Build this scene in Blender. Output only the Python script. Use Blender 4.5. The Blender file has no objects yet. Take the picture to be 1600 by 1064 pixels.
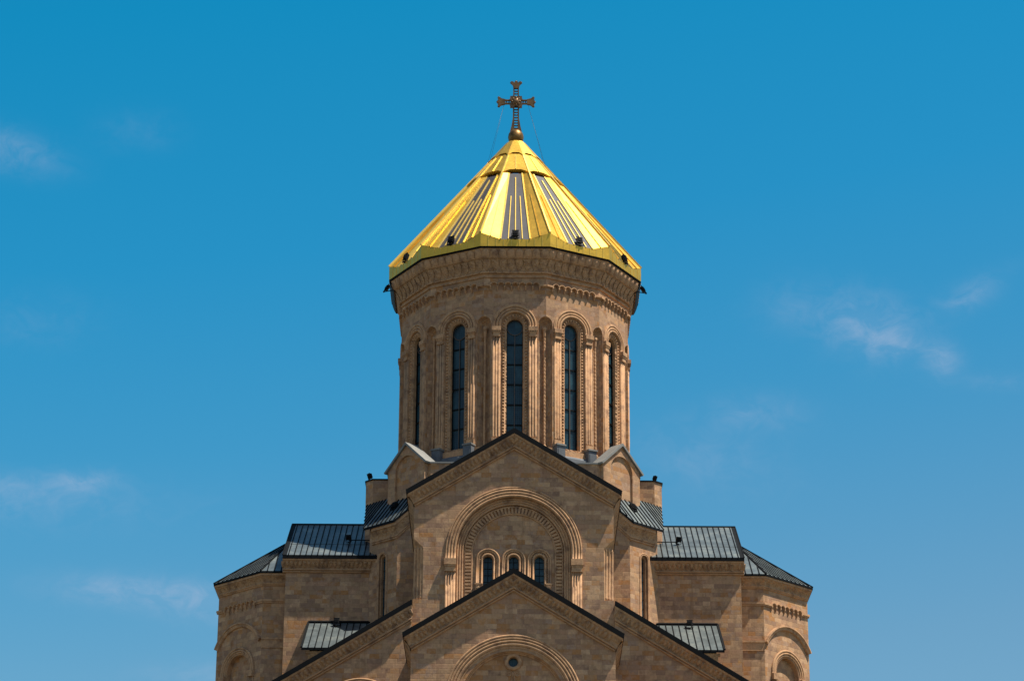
import bpy, bmesh, math, random
from math import sin, cos, tan, pi, radians, sqrt, atan2, floor
from mathutils import Vector as V, Matrix
from mathutils.geometry import tessellate_polygon
random.seed(7)
S = bpy.context.scene
COL = S.collection

# ------------------------------------------------------------------ camera
CF, CP, CR, CX, CY = 4185.0, radians(20.062), radians(0.359), -0.2157, radians(-0.013)
CAM = V((CX, -260.0, -35.0))
fw = V((sin(CY)*cos(CP), cos(CY)*cos(CP), sin(CP)))
rt = V((cos(CY), -sin(CY), 0)); up = rt.cross(fw)
RT = rt*cos(CR) + up*sin(CR); UP = up*cos(CR) - rt*sin(CR)
cd = bpy.data.cameras.new("camera"); cam = bpy.data.objects.new("camera", cd); COL.objects.link(cam)
cd.sensor_width = 36; cd.lens = 36*CF/1600; cd.clip_start = 1; cd.clip_end = 20000
M = Matrix((RT, UP, -fw)).transposed().to_4x4(); M.translation = CAM
cam.matrix_world = M
S.camera = cam

# ------------------------------------------------------------------ sun, sky, exposure
SUN = V((0.43, -0.138, 1.0)).normalized()
sl = bpy.data.lights.new("sun", 'SUN'); so = bpy.data.objects.new("sun", sl); COL.objects.link(so)
sl.energy = 5.0; sl.angle = radians(0.53); sl.color = (1.0, 0.92, 0.80)
so.rotation_euler = SUN.to_track_quat('Z', 'Y').to_euler()
S.view_settings.view_transform = 'Standard'; S.view_settings.look = 'None'
S.view_settings.exposure = 0.5; S.view_settings.gamma = 1.0
w = bpy.data.worlds.new("World"); S.world = w; w.use_nodes = True
nt = w.node_tree; nt.nodes.clear()
def N(tree, typ, **kw):
    n = tree.nodes.new(typ)
    for k, v in kw.items(): setattr(n, k, v)
    return n
def mth(tree, op, a, b=None, c=None, clamp=False):
    n = N(tree, 'ShaderNodeMath', operation=op, use_clamp=clamp)
    for i, x in enumerate((a, b, c)):
        if x is None: continue
        if isinstance(x, (int, float)): n.inputs[i].default_value = x
        else: tree.links.new(x, n.inputs[i])
    return n.outputs[0]
def mix(tree, fac, a, b, typ='MIX'):
    n = N(tree, 'ShaderNodeMix', data_type='RGBA', blend_type=typ)
    for i, x in ((0, fac), (6, a), (7, b)):
        if isinstance(x, (int, float)): n.inputs[i].default_value = x
        elif isinstance(x, (tuple, list)): n.inputs[i].default_value = (*x[:3], 1)
        else: tree.links.new(x, n.inputs[i])
    return n.outputs[2]
sky = N(nt, 'ShaderNodeTexSky', sky_type='NISHITA', sun_disc=False)
sky.sun_elevation = math.asin(SUN.z); sky.sun_rotation = atan2(SUN.x, SUN.y)
sky.altitude = 600; sky.air_density = 1.0; sky.dust_density = 0.6; sky.ozone_density = 2.2
tc = N(nt, 'ShaderNodeTexCoord')
# the air: pale near the horizon, deep teal blue higher up and away from the sun
spz = N(nt, 'ShaderNodeSeparateXYZ'); nt.links.new(tc.outputs['Generated'], spz.inputs[0])
zz = mth(nt, 'SUBTRACT', spz.outputs[2], mth(nt, 'MULTIPLY', spz.outputs[0], 0.13))
sr = N(nt, 'ShaderNodeValToRGB'); cr_ = sr.color_ramp
SK = [(0.05, (.95, .93, .84)), (.22, (.64, .98, .96)), (.316, (.28, 1.04, 1.12)), (.383, (.13, 1.08, 1.21)), (.47, (.05, 1.13, 1.25)), (.75, (.35, 1.0, 1.0))]
while len(cr_.elements) < len(SK): cr_.elements.new(.5)
for e_, (p_, c_) in zip(cr_.elements, SK): e_.position = p_; e_.color = (*[x/1.3 for x in c_], 1)
nt.links.new(zz, sr.inputs[0])
# that deep blue lies opposite the viewer; the rest of the sky is its ordinary colour
ahead = mth(nt, 'MULTIPLY_ADD', spz.outputs[1], 1.6, -.25, clamp=True)
tintc = mix(nt, ahead, (.74, .76, .72), sr.outputs[0])
base = mix(nt, 1.0, sky.outputs[0], tintc, 'MULTIPLY')
# thin cirrus wisps: soft patches of noise in fixed directions of the sky
def skydir(u, v): return (fw + RT*((u-800)/CF) - UP*((v-532)/CF)).normalized()
nz = N(nt, 'ShaderNodeTexNoise', noise_dimensions='3D'); nz.inputs['Scale'].default_value = 95; nz.inputs['Detail'].default_value = 7; nz.inputs['Roughness'].default_value = 0.62; nz.inputs['Distortion'].default_value = 0.6
mp = N(nt, 'ShaderNodeMapping'); mp.inputs['Scale'].default_value = (0.85, 1, 1.25)
nt.links.new(tc.outputs['Generated'], mp.inputs[0]); nt.links.new(mp.outputs[0], nz.inputs['Vector'])
wisp = mth(nt, 'MULTIPLY', mth(nt, 'SUBTRACT', nz.outputs[0], 0.40), 3.0, clamp=True)
tot = None
for (u, v, su, sv, a, rot) in ((1355, 508, 72, 44, 1.15, .2), (1400, 540, 40, 20, .9, 0), (1472, 562, 26, 26, 1.2, 0), (1515, 462, 60, 22, .6, -.5), (1240, 478, 60, 40, .3, 0),
                               (15, 235, 75, 30, .75, .25), (215, 205, 60, 30, .2, 0), (120, 752, 60, 18, .9, 0), (10, 766, 55, 28, .75, .2), (230, 925, 130, 24, 1.1, .08),
                               (330, 945, 70, 32, .7, 0), (1180, 645, 75, 28, .5, 0), (1100, 715, 120, 50, .4, .2), (310, 1056, 90, 22, .5, 0), (60, 500, 90, 40, .22, 0), (1560, 595, 60, 14, .3, 0), (90, 790, 200, 40, .3, 0)):
    d = skydir(u, v)
    sub = N(nt, 'ShaderNodeVectorMath', operation='SUBTRACT'); nt.links.new(tc.outputs['Generated'], sub.inputs[0]); sub.inputs[1].default_value = d
    comps = []
    for ax, sz in ((RT*cos(rot) - UP*sin(rot), su), (UP*cos(rot) + RT*sin(rot), sv), (fw, 900)):
        dt = N(nt, 'ShaderNodeVectorMath', operation='DOT_PRODUCT'); nt.links.new(sub.outputs[0], dt.inputs[0]); dt.inputs[1].default_value = ax*(CF/sz)
        comps.append(mth(nt, 'POWER', dt.outputs['Value'], 2))
    r2 = mth(nt, 'ADD', mth(nt, 'ADD', comps[0], comps[1]), comps[2])
    g = mth(nt, 'MULTIPLY', mth(nt, 'POWER', 2.718, mth(nt, 'MULTIPLY', r2, -1.1)), a)
    tot = g if tot is None else mth(nt, 'ADD', tot, g)
cl = mth(nt, 'MULTIPLY', mth(nt, 'MULTIPLY', tot, mth(nt, 'MULTIPLY_ADD', wisp, .78, .22)), 0.46, clamp=True)
skyc = mix(nt, cl, base, (2.7, 3.3, 4.4))
bg = N(nt, 'ShaderNodeBackground'); bg.inputs[1].default_value = 0.110
out = N(nt, 'ShaderNodeOutputWorld')
nt.links.new(skyc, bg.inputs[0]); nt.links.new(bg.outputs[0], out.inputs[0])

# ------------------------------------------------------------------ materials
def newmat(name):
    m = bpy.data.materials.new(name); m.use_nodes = True
    t = m.node_tree; t.nodes.clear()
    o = N(t, 'ShaderNodeOutputMaterial'); b = N(t, 'ShaderNodeBsdfPrincipled'); t.links.new(b.outputs[0], o.inputs[0])
    return m, t, b
def noise(t, vec, scale, detail=5, rough=.6):
    n = N(t, 'ShaderNodeTexNoise'); n.inputs['Scale'].default_value = scale; n.inputs['Detail'].default_value = detail; n.inputs['Roughness'].default_value = rough
    t.links.new(vec, n.inputs['Vector']); return n.outputs[0]
def ramp(t, fac, stops, interp='LINEAR'):
    n = N(t, 'ShaderNodeValToRGB'); cr = n.color_ramp; cr.interpolation = interp
    while len(cr.elements) < len(stops): cr.elements.new(0.5)
    for e, (p, c) in zip(cr.elements, stops): e.position = p; e.color = (*c, 1)
    t.links.new(fac, n.inputs[0]); return n.outputs[0]
def stone(name, blocks=True, carved=0.0, tint=(1, 1, 1), h=0.43, streak=0.0):
    m, t, b = newmat(name); L = t.links.new
    uv = N(t, 'ShaderNodeUVMap', uv_map='UVMap'); ge = N(t, 'ShaderNodeNewGeometry')
    sp = N(t, 'ShaderNodeSeparateXYZ'); L(uv.outputs[0], sp.inputs[0]); u, v = sp.outputs[0], sp.outputs[1]
    pos = ge.outputs['Position']
    big = noise(t, pos, 0.35, 4); fine = noise(t, pos, 5.0, 6, .65); mid = noise(t, pos, 1.3, 5)
    height = fine
    rv = mth(t, 'DIVIDE', v, h); row = mth(t, 'FLOOR', rv)
    w1 = N(t, 'ShaderNodeTexWhiteNoise', noise_dimensions='1D'); L(row, w1.inputs['W'])
    ww = mth(t, 'MULTIPLY_ADD', w1.outputs[0], 0.75, 0.65)
    uu = mth(t, 'ADD', mth(t, 'DIVIDE', u, ww), mth(t, 'MULTIPLY', w1.outputs[0], 17.3)); col = mth(t, 'FLOOR', uu)
    cb = N(t, 'ShaderNodeCombineXYZ'); L(col, cb.inputs[0]); L(row, cb.inputs[1])
    w2 = N(t, 'ShaderNodeTexWhiteNoise', noise_dimensions='3D'); L(cb.outputs[0], w2.inputs['Vector'])
    pal = [(0.0, (.165, .115, .085)), (.10, (.33, .225, .150)), (.20, (.38, .270, .180)), (.31, (.27, .185, .140)), (.42, (.43, .305, .200)), (.52, (.34, .220, .155)), (.62, (.48, .350, .240)), (.72, (.36, .195, .085)), (.80, (.33, .250, .205)), (.90, (.42, .250, .100)), (1.0, (.205, .125, .085))]
    # neighbouring blocks share a drift of tone, each with its own deviation
    if blocks: f = mth(t, 'ADD', mth(t, 'MULTIPLY', w2.outputs[0], .70), mth(t, 'MULTIPLY', mid, .28))
    else: f = mth(t, 'MULTIPLY_ADD', mid, .45, .18)
    c = ramp(t, f, pal)
    c = mix(t, 1.0, c, ramp(t, mid, [(.25, (.70, .68, .66)), (.5, (.98, .98, .98)), (.75, (1.15, 1.12, 1.06))]), 'MULTIPLY')
    c = mix(t, .6, c, ramp(t, fine, [(.3, (.72, .7, .68)), (.55, (1, 1, 1)), (.75, (1.12, 1.1, 1.08))]), 'MULTIPLY')
    # rain streaks and ochre stains
    mpn = N(t, 'ShaderNodeMapping'); mpn.inputs['Scale'].default_value = (1.6, 1.6, .16); L(pos, mpn.inputs[0])
    st = noise(t, mpn.outputs[0], 1.0, 5, .6)
    c = mix(t, ramp(t, st, [(.56, (0, 0, 0)), (.72, (.55, .55, .55))]), c, (.21, .135, .085))
    oc = noise(t, pos, .9, 5, .7)
    c = mix(t, ramp(t, oc, [(.58, (0, 0, 0)), (.74, (.5, .5, .5))]), c, (.36, .20, .075))
    if blocks:
        fu = mth(t, 'MULTIPLY', mth(t, 'FRACT', uu), ww); fv = mth(t, 'MULTIPLY', mth(t, 'FRACT', rv), h)
        e = mth(t, 'MINIMUM', mth(t, 'MINIMUM', fu, mth(t, 'SUBTRACT', ww, fu)), mth(t, 'MINIMUM', fv, mth(t, 'SUBTRACT', h, fv)))
        mor = mth(t, 'DIVIDE', e, 0.03, clamp=True)
        c = mix(t, mth(t, 'SUBTRACT', 1.0, mor), c, mix(t, 1.0, c, (.86, .85, .84), 'MULTIPLY'))
        height = mth(t, 'ADD', mth(t, 'MULTIPLY', fine, .8), mth(t, 'MULTIPLY', mor, .45))
    if carved:
        vo = N(t, 'ShaderNodeTexVoronoi', feature='SMOOTH_F1'); vo.inputs['Scale'].default_value = 5.0; L(uv.outputs[0], vo.inputs['Vector'])
        wv = N(t, 'ShaderNodeTexWave', wave_type='BANDS', bands_direction='DIAGONAL'); wv.inputs['Scale'].default_value = 1.1; wv.inputs['Distortion'].default_value = 9; wv.inputs['Detail'].default_value = 2; L(uv.outputs[0], wv.inputs['Vector'])
        height = mth(t, 'ADD', mth(t, 'MULTIPLY', vo.outputs[0], 2.2), mth(t, 'MULTIPLY', wv.outputs[1], .7))
        bp = N(t, 'ShaderNodeBump'); bp.inputs['Strength'].default_value = carved; bp.inputs['Distance'].default_value = .07
    else:
        bp = N(t, 'ShaderNodeBump'); bp.inputs['Strength'].default_value = .5; bp.inputs['Distance'].default_value = .03
    L(height, bp.inputs['Height']); L(bp.outputs[0], b.inputs['Normal'])
    tint = (tint[0]*1.19, tint[1]*1.04, tint[2]*.88)
    if True: c = mix(t, 1.0, c, tint, 'MULTIPLY')
    L(c, b.inputs['Base Color']); b.inputs['Roughness'].default_value = .85
    b.inputs['Specular IOR Level'].default_value = .25
    return m
def metal(name, col, rough, metallic, var=.25, scale=1.2, bump=.12, dist=.03, bscale=2.5, col2=None):
    m, t, b = newmat(name); L = t.links.new
    ge = N(t, 'ShaderNodeNewGeometry'); p = ge.outputs['Position']
    n = noise(t, p, scale, 5); f = noise(t, p, scale*6, 4)
    lo = tuple(x*(1-var) for x in col); hi = tuple(min(1, x*(1+var)) for x in (col2 or col))
    c = ramp(t, n, [(.3, lo), (.5, col), (.7, hi)])
    L(c, b.inputs['Base Color']); b.inputs['Metallic'].default_value = metallic
    L(mth(t, 'MULTIPLY_ADD', f, .25, rough-.12), b.inputs['Roughness'])
    if max(col) < .012: b.inputs['Specular IOR Level'].default_value = .12
    bp = N(t, 'ShaderNodeBump'); bp.inputs['Strength'].default_value = bump; bp.inputs['Distance'].default_value = dist
    L(noise(t, p, bscale, 3), bp.inputs['Height']); L(bp.outputs[0], b.inputs['Normal'])
    return m
STONE = stone("ashlar_sandstone")
TRIM = stone("dressed_sandstone", blocks=False, tint=(1.04, 1.0, .96))
CARVED = stone("carved_sandstone", blocks=False, carved=.8, tint=(.97, .95, .93))
GOLD = metal("gilded_sheet", (.79, .465, .058), .40, .72, .16, .8, .06, .05, .8)
GOLDS = metal("gilded_seam", (.86, .60, .13), .40, .5, .08, 1.2, .0)
PANEL = metal("slate_grey_sheet", (.045, .043, .050), .6, .1, .2, .9)
LEAD = metal("weathered_grey_sheet_roof", (.135, .163, .168), .46, .55, .3, .5, .2, .03, 1.5, (.18, .20, .185))
SEAM = metal("dark_standing_seam", (.004, .005, .006), .7, .0)
COPE = metal("pale_lead_coping", (.20, .20, .185), .65, .2, .15)
GREYC = metal("blue_grey_lead_cover", (.10, .112, .125), .7, .0, .2)
BLACK = metal("black_painted_metal", (.006, .0065, .007), .6, .0)
BRONZE = metal("dark_gilded_bronze", (.17, .095, .040), .45, .55, .45, 3.0)
BALL = metal("tarnished_gold_ball", (.22, .12, .035), .42, .75, .55, 1.6, .3)
WIRE = metal("steel_wire", (.03, .035, .04), .5, .4)
LENS = metal("lamp_lens", (.35, .37, .38), .15, .3)
MULL = metal("rusty_mullion", (.10, .075, .06), .6, .3)
DMULL = metal("dark_window_bar", (.008, .009, .010), .5, .3)
def glassmat():
    m, t, b = newmat("dark_leaded_glass"); L = t.links.new
    uv = N(t, 'ShaderNodeUVMap', uv_map='UVMap'); sp = N(t, 'ShaderNodeSeparateXYZ'); L(uv.outputs[0], sp.inputs[0])
    def line(x, s, wd):
        f = mth(t, 'FRACT', mth(t, 'DIVIDE', x, s)); return mth(t, 'LESS_THAN', f, wd)
    g = mth(t, 'MAXIMUM', line(sp.outputs[0], .2, .22), line(sp.outputs[1], .2, .22))
    ge = N(t, 'ShaderNodeNewGeometry'); n = noise(t, ge.outputs['Position'], .8, 3)
    c = ramp(t, n, [(.3, (.007, .020, .028)), (.5, (.012, .040, .054)), (.7, (.022, .066, .085))])
    cbp = N(t, 'ShaderNodeCombineXYZ'); L(mth(t, 'FLOOR', mth(t, 'DIVIDE', sp.outputs[0], .8)), cbp.inputs[0]); L(mth(t, 'FLOOR', mth(t, 'DIVIDE', mth(t, 'SUBTRACT', sp.outputs[1], .88), 2.09)), cbp.inputs[1])
    wnp = N(t, 'ShaderNodeTexWhiteNoise', noise_dimensions='3D'); L(cbp.outputs[0], wnp.inputs['Vector'])
    c = mix(t, 1.0, c, ramp(t, wnp.outputs[0], [(0, (.55, .6, .65)), (1, (1.5, 1.45, 1.4))]), 'MULTIPLY')
    L(mix(t, mth(t, 'MULTIPLY', g, .75), c, (.035, .075, .10)), b.inputs['Base Color'])
    b.inputs['Roughness'].default_value = .25; b.inputs['Specular IOR Level'].default_value = .28
    bp = N(t, 'ShaderNodeBump'); bp.inputs['Strength'].default_value = .3; bp.inputs['Distance'].default_value = .03
    L(noise(t, ge.outputs['Position'], 3, 2), bp.inputs['Height']); L(bp.outputs[0], b.inputs['Normal'])
    return m
GLASS = glassmat()
def groundmat():
    m, t, b = newmat("dry_grass_and_paving"); L = t.links.new
    ge = N(t, 'ShaderNodeNewGeometry'); p = ge.outputs['Position']
    c = ramp(t, noise(t, p, .03, 8), [(.35, (.10, .080, .055)), (.5, (.085, .075, .050)), (.62, (.06, .065, .03))])
    c = mix(t, .5, c, ramp(t, noise(t, p, 1.5, 6), [(.3, (.6, .6, .6)), (.7, (1.1, 1.1, 1.1))]), 'MULTIPLY')
    L(c, b.inputs['Base Color']); b.inputs['Roughness'].default_value = .95
    return m
GROUND = groundmat()

# ------------------------------------------------------------------ mesh building
class MB:
    def __init__(s): s.v = []; s.f = []; s.m = []; s.mats = []; s.sm = []
    def mi(s, mat):
        if mat not in s.mats: s.mats.append(mat)
        return s.mats.index(mat)
    def add(s, vs, fs, mat, smooth=False):
        o = len(s.v); s.v += [V(x) for x in vs]; k = s.mi(mat)
        for f in fs: s.f.append(tuple(i+o for i in f)); s.m.append(k); s.sm.append(smooth)
    def mirror(s):
        r = MB(); r.v = [V((-x.x, x.y, x.z)) for x in s.v]; r.f = [tuple(reversed(f)) for f in s.f]; r.m = list(s.m); r.sm = list(s.sm); r.mats = list(s.mats); return r
    def build(s, name, parent=None):
        me = bpy.data.meshes.new(name)
        me.from_pydata([tuple(x) for x in s.v], [], s.f); me.update()
        for mt in s.mats: me.materials.append(mt)
        me.polygons.foreach_set('material_index', s.m); me.polygons.foreach_set('use_smooth', s.sm)
        uvl = me.uv_layers.new(name='UVMap')
        for p in me.polygons:
            n = p.normal
            if abs(n.z) > .9: tx = V((1, 0, 0)); tz = V((0, 1, 0))
            else:
                tx = V((-n.y, n.x, 0)).normalized(); tz = V((0, 0, 1)) if abs(n.z) < .3 else n.cross(tx)
            for li in p.loop_indices:
                co = me.vertices[me.loops[li].vertex_index].co
                uvl.data[li].uv = (co.dot(tx), co.dot(tz))
        o = bpy.data.objects.new(name, me); COL.objects.link(o)
        if parent is not None: o.parent = parent
        return o
class F:  # a facade frame: x along the wall, z up, o outwards
    def __init__(s, az, dist, org=(0, 0, 0)):
        a = radians(az); s.N = V((sin(a), -cos(a), 0)); s.X = V((cos(a), sin(a), 0)); s.O = V(org) + s.N*dist
    def __call__(s, x, z, o=0.0): return s.O + s.X*x + V((0, 0, z)) + s.N*o
def panel(mb, fr, outer, holes, mat, o=0.0):
    loops = [[V((x, z, 0)) for x, z in outer]] + [[V((x, z, 0)) for x, z in h] for h in holes]
    flat = [p for l in loops for p in l]
    tris = tessellate_polygon(loops)
    fs = []
    for a, b, c in tris:
        A, B, C = flat[a], flat[b], flat[c]
        fs.append((a, b, c) if (B-A).cross(C-A).z > 0 else (a, c, b))
    mb.add([fr(p.x, p.y, o) for p in flat], fs, mat)
def reveal(mb, fr, loop, o0, o1, mat, closed=True, loop2=None):
    n = len(loop); l2 = loop2 or loop
    vs = [fr(x, z, o0) for x, z in loop] + [fr(x, z, o1) for x, z in l2]
    fs = [(i, (i+1) % n, n+(i+1) % n, n+i) for i in range(n if closed else n-1)]
    mb.add(vs, fs, mat)
def arch(r, zc, zb, n=24, cx=0.0):   # right foot, up, over, left foot
    return [(cx+r, zb)] + [(cx+r*cos(pi*i/n), zc+r*sin(pi*i/n)) for i in range(n+1)] + [(cx-r, zb)]
def sweep(mb, pts, Nn, prof, mat, closed=False, cap=True, smooth=False, pclosed=True, vert=False):
    pts = [V(p) for p in pts]; n = len(pts); rings = []
    for i, p in enumerate(pts):
        ts = []
        if closed or i > 0: ts.append((p-pts[i-1]).normalized())
        if closed or i < n-1: ts.append((pts[(i+1) % n]-p).normalized())
        ss = [Nn.cross(x).normalized() for x in ts]
        s = ss[0] if len(ss) == 1 else (ss[0]+ss[1])/(1+ss[0].dot(ss[1]))
        if vert and not closed and i in (0, n-1): s = V((0, 0, 1/s.z))
        rings.append([p + s*d + Nn*o for d, o in prof])
    k = len(prof); vs = [x for r in rings for x in r]; fs = []
    for i in range(n if closed else n-1):
        a, b = i*k, ((i+1) % n)*k
        for j in range(k if pclosed else k-1): fs.append((a+j, a+(j+1) % k, b+(j+1) % k, b+j))
    if cap and not closed and pclosed: fs += [tuple(range(k)), tuple(range((n-1)*k, n*k))[::-1]]
    mb.add(vs, fs, mat, smooth)
def circ(r, n=8, cd=0, co=0): return [(cd+r*cos(2*pi*i/n), co+r*sin(2*pi*i/n)) for i in range(n)]
def box(mb, fr, x0, x1, z0, z1, o0, o1, mat):
    vs = [fr(x, z, o) for o in (o0, o1) for x, z in ((x0, z0), (x1, z0), (x1, z1), (x0, z1))]
    mb.add(vs, [(0, 3, 2, 1), (4, 5, 6, 7), (0, 1, 5, 4), (1, 2, 6, 5), (2, 3, 7, 6), (3, 0, 4, 7)], mat)
def bar(mb, p, q, nrm, wd, ht, mat):   # rib of width wd, height ht on a surface with normal nrm
    p, q = V(p), V(q); t = (q-p).normalized(); s = t.cross(nrm).normalized()*wd/2; h = V(nrm).normalized()*ht
    vs = [p-s-h*.3, p+s-h*.3, p+s+h, p-s+h, q-s-h*.3, q+s-h*.3, q+s+h, q-s+h]
    mb.add(vs, [(0, 1, 2, 3), (7, 6, 5, 4), (0, 4, 5, 1), (1, 5, 6, 2), (2, 6, 7, 3), (3, 7, 4, 0)], mat)
def lathe(mb, c, prof, mat, n=10, smooth=True):   # prof: (r, z) from bottom to top
    c = V(c); k = len(prof)
    vs = [c + V((r*cos(2*pi*i/n), r*sin(2*pi*i/n), z)) for r, z in prof for i in range(n)]
    fs = [(j*n+i, j*n+(i+1) % n, (j+1)*n+(i+1) % n, (j+1)*n+i) for j in range(k-1) for i in range(n)]
    fs += [tuple(range(n))[::-1], tuple(range((k-1)*n, k*n))]
    mb.add(vs, fs, mat, smooth)
def ball(mb, c, r, mat, nu=6, nv=4):
    lathe(mb, c, [(max(r*sin(pi*j/nv), r*.05), -r*cos(pi*j/nv)) for j in range(nv+1)], mat, nu)
def tube(mb, p, q, r, mat, n=6):
    p, q = V(p), V(q); t = (q-p).normalized(); a = t.orthogonal().normalized(); b = t.cross(a)
    vs = [x + (a*cos(2*pi*i/n)+b*sin(2*pi*i/n))*r for x in (p, q) for i in range(n)]
    mb.add(vs, [(i, (i+1) % n, n+(i+1) % n, n+i) for i in range(n)] + [tuple(range(n))[::-1], tuple(range(n, 2*n))], mat, True)
def quad(mb, a, b, c, d, mat): mb.add([a, b, c, d], [(0, 1, 2, 3)], mat)
def prism(mb, plan, z0, z1, mat, top=True, mtop=None):
    n = len(plan); vs = [V((x, y, z)) for z in (z0, z1) for x, y in plan]
    mb.add(vs, [(i, (i+1) % n, n+(i+1) % n, n+i) for i in range(n)], mat)
    if top: mb.add(vs[n:], [tuple(range(n))], mtop or mat)
def cushion(mb, fmap, outline, h, inset, mat):
    cx = sum(p[0] for p in outline)/len(outline); cy = sum(p[1] for p in outline)/len(outline); n = len(outline)
    vs = [fmap(x, y, 0) for x, y in outline] + [fmap(cx+(x-cx)*inset, cy+(y-cy)*inset, h) for x, y in outline]
    mb.add(vs, [(i, (i+1) % n, n+(i+1) % n, n+i) for i in range(n)] + [tuple(range(n, 2*n))], mat, True)
def walk(path, step):   # points evenly spaced along a 2-D path with the direction there
    res = []; acc = step/2
    for (x0, z0), (x1, z1) in zip(path, path[1:]):
        L = sqrt((x1-x0)**2+(z1-z0)**2); d = acc
        while d < L:
            f = d/L; res.append((x0+(x1-x0)*f, z0+(z1-z0)*f, (x1-x0)/L, (z1-z0)/L)); d += step
        acc = d-L
    return res
def empty(name, label, cat, loc=(0, 0, 0), group=None):
    o = bpy.data.objects.new(name, None); COL.objects.link(o); o.location = loc
    o['label'] = label; o['category'] = cat
    if group: o['group'] = group
    return o
ZUP = V((0, 0, 1))

# ------------------------------------------------------------------ ground
gm = MB(); n = 60; R0 = 3000.0
def gz(x, y):
    d = max(abs(x)*0.55, -y-62 if y < 0 else (y-70)*.6); s = min(1, max(0, d/120)); s = s*s*(3-2*s)
    return -36.8*s + (sin(x*.013)*cos(y*.011)*2.0*s if d > 150 else 0)
cs = [(-1 if i < n/2 else 1)*R0*abs(2*i/n-1)**2.2 for i in range(n+1)]
gm.add([(x, y, gz(x, y)) for y in cs for x in cs], [(j*(n+1)+i, j*(n+1)+i+1, (j+1)*(n+1)+i+1, (j+1)*(n+1)+i) for j in range(n) for i in range(n)], GROUND)
g = gm.build("ground"); g['kind'] = 'structure'

# ------------------------------------------------------------------ the cathedral
church = empty("cathedral", "sandstone cathedral with a twelve sided drum under a gilded conical roof", "cathedral")
def part(name, mb, label=None, parent=church):
    o = mb.build(name, parent)
    if label: o['label'] = label
    return o
def node(name, parent=church):
    o = bpy.data.objects.new(name, None); COL.objects.link(o); o.parent = parent; return o

# ---- drum -----------------------------------------------------------------
AP = 11.55; T15 = tan(radians(15)); HW = AP*T15; XN = 2.36; ZW = 57.3; WB = 45.0
def facet(k, ap=AP): return F(30*k, ap)
mb = MB()
nq = 10
right = [(XN, 40.0), (XN, 57.56)] + [(HW-(HW-XN)*cos(pi/2*i/nq), 57.56+.74*sin(pi/2*i/nq)) for i in range(1, nq+1)]
outer = right + [(HW, 62.6), (-HW, 62.6)] + [(-x, z) for x, z in reversed(right)]
RING = arch(1.34, ZW, WB-.25, 20); WIN = arch(.80, ZW, WB, 20)
for k in range(12):
    fr = facet(k); fr2 = facet(k+1)
    panel(mb, fr, outer, [RING], STONE)
    reveal(mb, fr, RING, 0, -.16, TRIM)
    # splayed carved jamb down to the window opening
    reveal(mb, fr, arch(1.34, ZW, WB-.25, 20), -.16, -.16, CARVED, loop2=arch(.92, ZW, WB-.05, 20))
    reveal(mb, fr, arch(.92, ZW, WB-.05, 20), -.16, -.28, CARVED, loop2=WIN)
    reveal(mb, fr, WIN, -.28, -.75, TRIM)
    # niche across the corner
    ns = 10; A = [fr(x, z) for x, z in right]; B = [fr2(-x, z) for x, z in right]; rin = -(fr.N+fr2.N).normalized()
    rows = []
    for a, b in zip(A, B):
        m = (a+b)/2; hwid = (a-b).length/2
        rows.append([m + (a-m)*cos(pi*j/ns) + rin*hwid*1.05*sin(pi*j/ns) for j in range(ns+1)])
    vs = [p for r in rows for p in r]; q = ns+1
    mb.add(vs, [(i*q+j, i*q+j+1, (i+1)*q+j+1, (i+1)*q+j) for i in range(len(rows)-1) for j in range(ns)], STONE, False)
drum = part("drum", mb)

# column in each corner niche
mb = MB()
prof = [(.24, 43.5), (.24, 45.0), (.14, 45.1)]
z = 45.1
while z < 56.1:
    prof += [(.10, z+.06), (.145, z+.2), (.10, z+.34)]; z += .4
prof += [(.13, 56.3), (.17, 56.5), (.19, 56.9), (.21, 57.0), (.25, 57.02), (.25, 57.3)]
a = radians(15); c0 = V((sin(a), -cos(a), 0))*(AP/cos(a)-.62)
lathe(mb, c0, prof, TRIM, 8, True)
nc0 = part("niche_column", mb, parent=drum)
for k in range(1, 12):
    o = nc0.copy(); COL.objects.link(o); o.parent = drum; o.rotation_euler = (0, 0, radians(30*k))

# drum cornice: arcature, mouldings, bead row, two rows of leaves
def ring12(mb, prof, mat, smooth=False):
    k = len(prof); vs = []
    for i in range(12):
        a = radians(30*i-15)
        for ap, z in prof: r = ap/cos(radians(15)); vs.append((r*sin(a), -r*cos(a), z))
    mb.add(vs, [(i*k+j, i*k+j+1, ((i+1) % 12)*k+j+1, ((i+1) % 12)*k+j) for i in range(12) for j in range(k-1)], mat, smooth)
mb = MB()
ring12(mb, [(11.55, 62.32), (11.68, 62.34), (11.72, 62.42), (11.68, 62.5), (11.66, 62.52)], TRIM)
ring12(mb, [(11.60, 62.52), (11.60, 62.74)], TRIM)
ring12(mb, [(11.60, 62.74), (11.82, 62.76), (11.86, 62.86), (11.80, 62.95), (11.70, 62.97)], TRIM)
ring12(mb, [(11.70, 62.97), (11.78, 63.3), (11.95, 63.7), (12.18, 64.02), (12.36, 64.16)], CARVED)
ring12(mb, [(12.36, 64.16), (12.44, 64.16), (12.46, 64.22)], TRIM)
ring12(mb, [(12.42, 64.22), (12.46, 64.5), (12.60, 64.85), (12.76, 65.05)], TRIM)
ring12(mb, [(12.76, 65.05), (12.86, 65.06), (12.86, 65.16)], BLACK)
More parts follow.
